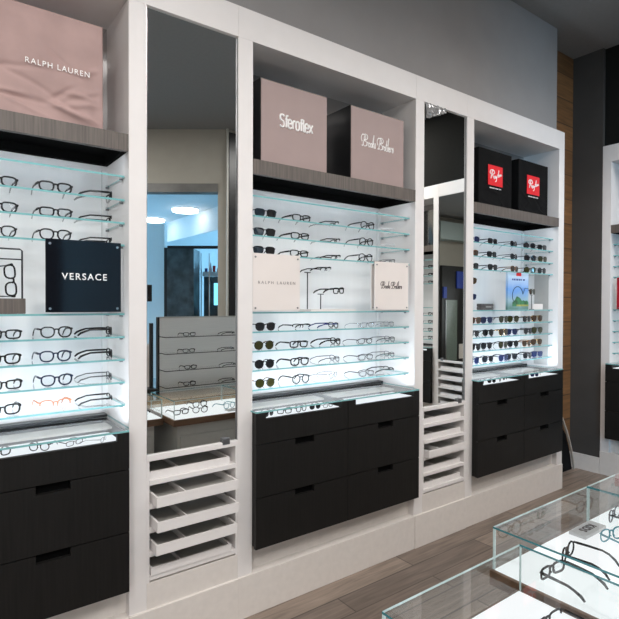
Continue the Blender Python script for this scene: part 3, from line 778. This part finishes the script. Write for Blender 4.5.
tag(o, 'short white cable hanging below the right cabinet edge', 'cable')

# ------------------------------------------------------------------ lit display tables in front of the wall
def table(x0, x1, y1, depth, label):
    """Wood-edged table with a lit white deck along its wall side and a wood ledge behind it."""
    t = thing('display_table', label, 'display table', (x0, y1, 0), 0, 'lit display tables')
    w = x1-x0
    box('wood_rim', M['tan_d'], t, 0, w, -depth, 0, .690, .738, .002)
    box('lit_deck', M['deck'], t, .012, w-.012, -.53, -.012, .7385, .742)
    box('riser', M['tan'], t, .0, w, -.56, -.535, .7385, .80)
    box('ledge', M['tan'], t, .0, w, -depth, -.5605, .7385, .80)
    b = MB().box(.05, w-.05, -depth+.05, -.06, 0, .6895)
    b.build('table_base', M['lightgray'], t)
    n = max(1, int(w/.55))
    for k in range(n):
        a = .07+(w-.14)*k/n
        for z0, z1 in ((.03, .33), (.34, .60)):
            box('drawer', M['lightgray'], t, a+.004, a+(w-.14)/n-.004, -.0595, -.045, z0, z1, .001)
    return t
def case(x0, x1, y0, y1, label, mark):
    t = thing('glass_case', label, 'glass case', (x0, y0, .7425), 0, 'glass cases on the lit tables')
    w = x1-x0; d = y1-y0; h = .1375; g = .006
    ed = {2: 1, 3: 1, 4: 1, 5: 1}
    box('top_pane', [M['case_glass'], M['edge_d'], M['edge_p']], t, 0, w, 0, d, h-g, h, front={2: 1, 3: 1, 5: 1, 4: 2})
    box('wall_side_pane', [M['case_glass'], M['edge_p']], t, 0, w, d-g, d, 0, h-g-.0005, front={3: 1, 5: 1})
    box('near_pane', [M['case_glass'], M['edge_p']], t, 0, w, 0, g, 0, h-g-.0005, front={3: 1, 5: 1})
    box('end_pane', [M['case_glass'], M['edge_p']], t, 0, g, g+.0005, d-g-.0005, 0, h-g-.0005, front={2: 1, 4: 1})
    box('end_pane', [M['case_glass'], M['edge_p']], t, w-g, w, g+.0005, d-g-.0005, 0, h-g-.0005, front={2: 1, 4: 1})
    return t
table(1.472, 3.45, -1.306, 1.05, 'wood-edged display table with a lit white deck at the lower right')
table(.28, 1.440, -1.425, 1.0, 'lit display table next to the nearer one, left of it')
case(1.478, 2.105, -1.80, -1.314, 'clear glass case at the lower right corner of the picture', '')
case(2.110, 2.72, -1.80, -1.314, 'second clear glass case, on the right edge behind the nearest one', '')
case(.86, 1.434, -1.93, -1.434, 'clear glass case on the left neighbouring table', '')
t = thing('card_tray', 'small gray card tray reading KIDS inside the lower right glass case', 'card tray', (2.012, -1.360, .7427), math.radians(0))
box('tray_body', M['greypaper'], t, -.082, .082, -.034, .028, 0, .012, .002)
lettering('lettering', 'KIDS', M['letter_d'], t, .0, -.002, .0122, .085, .030, bold=.015, lay=True, spacing=1.1, rot=(0, 0, PI))
DZ = .7427
for s, x, y, r, w_ in (('rx_gray', 2.20, -1.375, 184, 'on the lit deck at right edge of the picture'), ('rx_teal', 2.005, -1.45, 165, 'on the lit deck beside the small gray card'),
                       ('rx_black_round', 1.735, -1.425, 190, 'on the lit deck at lower picture edge'), ('rx_black_rect', 1.59, -1.45, 176, 'near the left end of the lit deck'),
                       ('rx_panto', 1.83, -1.635, 183, 'farther back on the lit deck'), ('rx_half', 1.33, -1.58, 180, 'on the lit deck of the left table'),
                       ('rx_black_wide', 1.08, -1.66, 178, 'in the case of the left table')):
    glasses(s, (x, y, DZ), math.radians(r), w_, 'pairs on the lit table decks')

# slatted display stand on the table ledge, seen in the nearer mirror
t = thing('slatted_stand', 'pale slatted display board with shelves of glasses, seen in the nearer mirror', 'display stand', (1.675, -2.14, .8005))
box('slatted_board', M['slat'], t, 0, 1.35, -.03, 0, .0, .664, .002)
box('board_cap', M['lightgray'], t, 0, 1.35, -.034, .004, .6645, .675)
box('side_strip', M['black'], t, -.016, -.0005, -.034, .010, 0, .672)
SH = [.060, .205, .352, .497]
for z in SH:
    box('ledge_shelf', [M['glass'], M['black']], t, .0, 1.35, .0005, .155, z, z+.007, front={3: 1, 4: 1, 5: 1})
for q, z in enumerate(SH):
    for k, (s, x, r) in enumerate((('rx_black_rect', 1.90, 180), ('rx_half', 2.33, 100), ('rx_panto', 2.66, 180))):
        glasses(s, (x+.01*math.sin(q*2), -1.998, .8005+z+.0075), math.radians(r), '%s on the %s shelf of the slatted board' % (('leftmost', 'middle one', 'rightmost')[k], ('lowest', 'second lowest', 'second highest', 'highest')[q]), 'pairs on the slatted board', scale=.9)
t = thing('monitor_stand', 'black screen on a pole at the end of the slatted board, in the nearer mirror', 'monitor', (1.565, -2.16, .8005))
box('base', M['black'], t, -.08, .08, -.08, .08, 0, .05, .004)
MB().cyl((-.03, 0, .05), (-.03, 0, .82), .022, 12).cyl((.045, 0, .05), (.045, 0, .62), .018, 12).build('pole', M['black'], t)
box('screen', M['blackgloss'], t, -.16, .035, .024, .05, .81, .955, .002)
t = thing('chair', 'white-seated chair with steel frame behind the tables, in the nearer mirror', 'chair', (1.60, -2.75, 0), math.radians(20))
box('seat', M['cream'], t, -.22, .22, -.22, .22, .44, .50, .012)
box('backrest', M['cream'], t, -.21, .21, -.25, -.22, .70, 1.18, .012)
for sx in (-.2, .2):
    for sy in (-.2, .2):
        MB().cyl((sx, sy, 0), (sx, sy, .44), .012, 10).build('leg', M['steel'], t, smooth=True)
    MB().tube([(sx, -.235, .44), (sx, -.24, .8), (sx, -.24, 1.15)], .012, 8).build('back_post', M['steel'], t, smooth=True)
o = box('black_door', M['black'], None, 3.402, 4.35, -4.138, -4.10, 0.001, 3.95); struct(o)
o.name = 'door_1'

# the mall beyond the storefront
st('mall_floor', M['mallfloor'], -8, 16, -22, -4.32, -.12, -.062)
st('mall_ceiling', M['mallwhite'], -3, 5.45, -20, -7.25, 3.82, 3.9)
st('mall_ceiling_low', M['mallwhite'], 5.5, 14, -20, -5.0, 3.30, 3.4)
st('mall_bulkhead', M['mallwhite'], 5.45, 5.499, -20, -5.0, 3.28, 3.9)
for k, (x, y) in enumerate(((5.0, -9.31), (4.9, -11.2))):
    t = thing('round_ceiling_light', ('nearer' if k == 0 else 'farther')+' round white ceiling light of the concourse, in the nearer mirror', 'ceiling light', (x, y, 3.75))
    MB().cyl((0, 0, 0), (0, 0, .05), .30, 28).build('diffuser', M['malllight'], t)
    MB().cyl((0, 0, .0501), (0, 0, .069), .33, 28).build('light_rim', M['mallwhite'], t)
T = Matrix.Translation((0, 2.3, 0)) @ Matrix.Rotation(math.atan2(-.5976, -.8018), 4, 'Z')
st('mall_wall', M['mallwhite'], 3.06, 5.2, 11.0, 11.2, 0, 3.27)
st('mall_wall_rear', M['mallwhite'], -2.0, 5.2, 16.0, 16.2, 0, 3.28)
o = tag(MB().box(2.42, 2.98, 10.9, 11.5, 0, 2.74).build('stone_pillar', M['stone']), 'dark stone-clad pillar across the concourse, in the nearer mirror', 'pillar')
t = thing('shop_front', 'dark framed shop front with a bright blue window across the concourse', 'shop front', (0, 11.2, 0))
box('frame_post', M['black'], t, 2.985, 3.055, -.25, -.1, 0, 2.76)
box('frame_head', M['black'], t, 1.2, 2.98, -.28, -.2, 2.742, 2.80)
box('lit_window', M['shopglow'], t, 1.98, 2.16, .6, .64, 1.55, 2.05)
box('shop_wall', M['stone'], t, 1.2, 2.40, .66, .72, 0, 2.2)
box('shelf_band', M['mallwhite'], t, 1.2, 2.40, .5, .62, 2.2, 2.3)
for k in range(7): box('shelf_goods', [M['redsign'], M['mallwhite'], M['bluesign'], M['warmwhite']][k % 4], t, 1.75+.09*k, 1.81+.09*k, .5, .58, 2.301, 2.38+.06*(k % 3))
for a in (1.9, 2.2, 2.38): box('door_post', M['steel'], t, a, a+.02, .3, .33, 0, 2.7)
T = Matrix.Identity(4)

t = thing('tall_cabinet', 'tall dark cabinet with a gray-green glass door, doubly reflected in the farther mirror', 'cabinet', (-2.2, -7.0, 0))
box('cabinet_body', M['black'], t, 0, 1.42, -.04, .36, 0, 2.62)
box('glass_door', M['greenglass'], t, .80, 1.24, .361, .375, .06, 1.70)
box('blue_board', M['bluesign'], t, .50, .84, .361, .40, 2.02, 2.48)
box('blue_board', M['bluesign'], t, 1.27, 1.40, .361, .40, 1.75, 2.05)
box('white_panel', M['warmwhite'], t, .3, .7, .361, .37, .1, .5)
box('steel_strip', M['steel'], t, 1.26, 1.28, .361, .38, .06, 1.7)
st('trim_5', M['tealband'], -3.95, -.85, -7.049, -6.75, 3.35, 3.82)
# round lamps in the shop ceiling
for k, (x, y) in enumerate(((-1.6, -2.0), (-2.9, -3.4), (-2.2, -4.8), (-3.3, -1.4))):
    t = thing('ceiling_lamp', 'round recessed ceiling lamp at the far left of the shop, '+['nearest the wall bays', 'above the shop middle', 'nearest the storefront', 'nearest the side wall'][k], 'ceiling light', (x, y, CZ))
    MB().cyl((0, 0, -.02), (0, 0, -.001), .14, 24).build('lamp_rim', M['mallwhite'], t)
    MB().cyl((0, 0, -.026), (0, 0, -.0205), .115, 24).build('lamp_lens', M['warmlight'], t)

# ------------------------------------------------------------------ light
def area(name, loc, target, size, energy, col=(1, .96, .93), spread=180):
    l = bpy.data.lights.new(name, 'AREA'); l.shape = 'DISK'; l.size = size; l.energy = energy; l.color = col; l.spread = math.radians(spread)
    o = bpy.data.objects.new(name, l); COL.objects.link(o); o.location = loc
    o.rotation_euler = (Vector(target)-Vector(loc)).to_track_quat('-Z', 'Y').to_euler()
    return o
for x, e in ((-.6, 4.2), (.5, 4.4), (1.4, 4.6), (2.65, 4.6), (3.6, 3.4), (4.6, 3)):
    area('track_light', (x, -2.1, 3.93), (x, .1, 1.6), .22, e, spread=75)
area('track_light', (3.1, -.9, 3.93), (5.1, -.9, 1.5), .22, 6, spread=65)
area('track_light', (3.1, -2.6, 3.93), (5.1, -2.4, 1.4), .22, 3.5, spread=65)
for x, y, e in ((-1.4, -3.3, 72), (.5, -3.9, 85), (4.3, -2.7, 75), (-2.6, -1.4, 32)):
    area('ceiling_fill', (x, y, 3.97), (x, y, 0), 1.2, e, (1, .97, .94))  # added soft fill under the ceiling, no fixtures modelled there
area('niche_fill', (-3.0, -5.0, 1.3), (2.2, 0, 2.7), 2.0, 48, (.93, .97, 1.0))  # added fill standing inside the room, brightens the bay niches
def point(name, loc, e, col, r=.3):
    l = bpy.data.lights.new(name, 'POINT'); l.energy = e; l.color = col; l.shadow_soft_size = r
    o = bpy.data.objects.new(name, l); COL.objects.link(o); o.location = loc
BL = (.28, .66, 1.0)
point('concourse_fill', (-1.2, -10.2, 2.4), 900, BL)  # unseen points added to light the concourse blue, no lamps at these spots
point('concourse_fill', (8.6, -8.2, 2.4), 700, BL)
point('concourse_fill', (-3.0, -14.5, 2.4), 500, BL)
for b, (xa, xb) in U.items():
    l = bpy.data.lights.new('cabinet_strip_light', 'AREA'); l.shape = 'RECTANGLE'; l.size = xb-xa-.1; l.size_y = .02; l.energy = .35; l.color = (.80, .90, 1.0)
    o = bpy.data.objects.new('cabinet_strip_light', l); COL.objects.link(o); o.location = ((xa+xb)/2, .262, 1.085); o.rotation_euler = (math.radians(180), 0, 0)
    l2 = l.copy(); l2.energy = 4.4; l2.color = (.74, .87, 1.0)
    l3 = l.copy(); l3.energy = 1.1; l3.color = (.84, .92, 1.0)
    o = bpy.data.objects.new('canopy_strip_light', l3); COL.objects.link(o); o.location = ((xa+xb)/2, .032, 2.256); o.rotation_euler = (math.radians(55), 0, 0)
    o = bpy.data.objects.new('cabinet_strip_light', l2); COL.objects.link(o); o.location = ((xa+xb)/2, .03, 1.060); o.rotation_euler = (math.radians(166), 0, 0)
w = bpy.data.worlds.new('world'); SC.world = w; w.use_nodes = True
w.node_tree.nodes['Background'].inputs[0].default_value = (.5, .55, .6, 1); w.node_tree.nodes['Background'].inputs[1].default_value = .03

# ------------------------------------------------------------------ camera
cd = bpy.data.cameras.new('camera'); cam = bpy.data.objects.new('camera', cd); COL.objects.link(cam); SC.camera = cam
cd.sensor_fit = 'HORIZONTAL'; cd.sensor_width = 36; cd.lens = 36*520.02/619; cd.clip_start = .02
th, pi_, ro = math.radians(53.308), math.radians(.6846), math.radians(.1997)
d = Matrix(((math.sin(th), 0, math.cos(th)), (-math.cos(th), 0, math.sin(th)), (0, -1, 0)))
c, s = math.cos(pi_), math.sin(pi_); Rx = Matrix(((1, 0, 0), (0, c, -s), (0, s, c)))
c, s = math.cos(ro), math.sin(ro); Rz = Matrix(((c, -s, 0), (s, c, 0), (0, 0, 1)))
W = d @ Rx.transposed() @ Rz.transposed()                     # columns: image right, image down, forward
m4 = Matrix.Identity(4)
for i in range(3):
    m4[i][0] = W[i][0]; m4[i][1] = -W[i][1]; m4[i][2] = -W[i][2]
cam.matrix_world = Matrix.Translation((0, -2.3, 1.6)) @ m4

vs = SC.view_settings
SC.display_settings.display_device = 'sRGB'
vs.view_transform = 'Standard'; vs.look = 'None'; vs.gamma = 1; vs.use_curve_mapping = False; vs.exposure = -0.12
try:
    SC.cycles.max_bounces = 14; SC.cycles.transparent_max_bounces = 24; SC.cycles.glossy_bounces = 8
    SC.cycles.use_denoising = True; SC.cycles.sample_clamp_indirect = 6
except Exception: pass
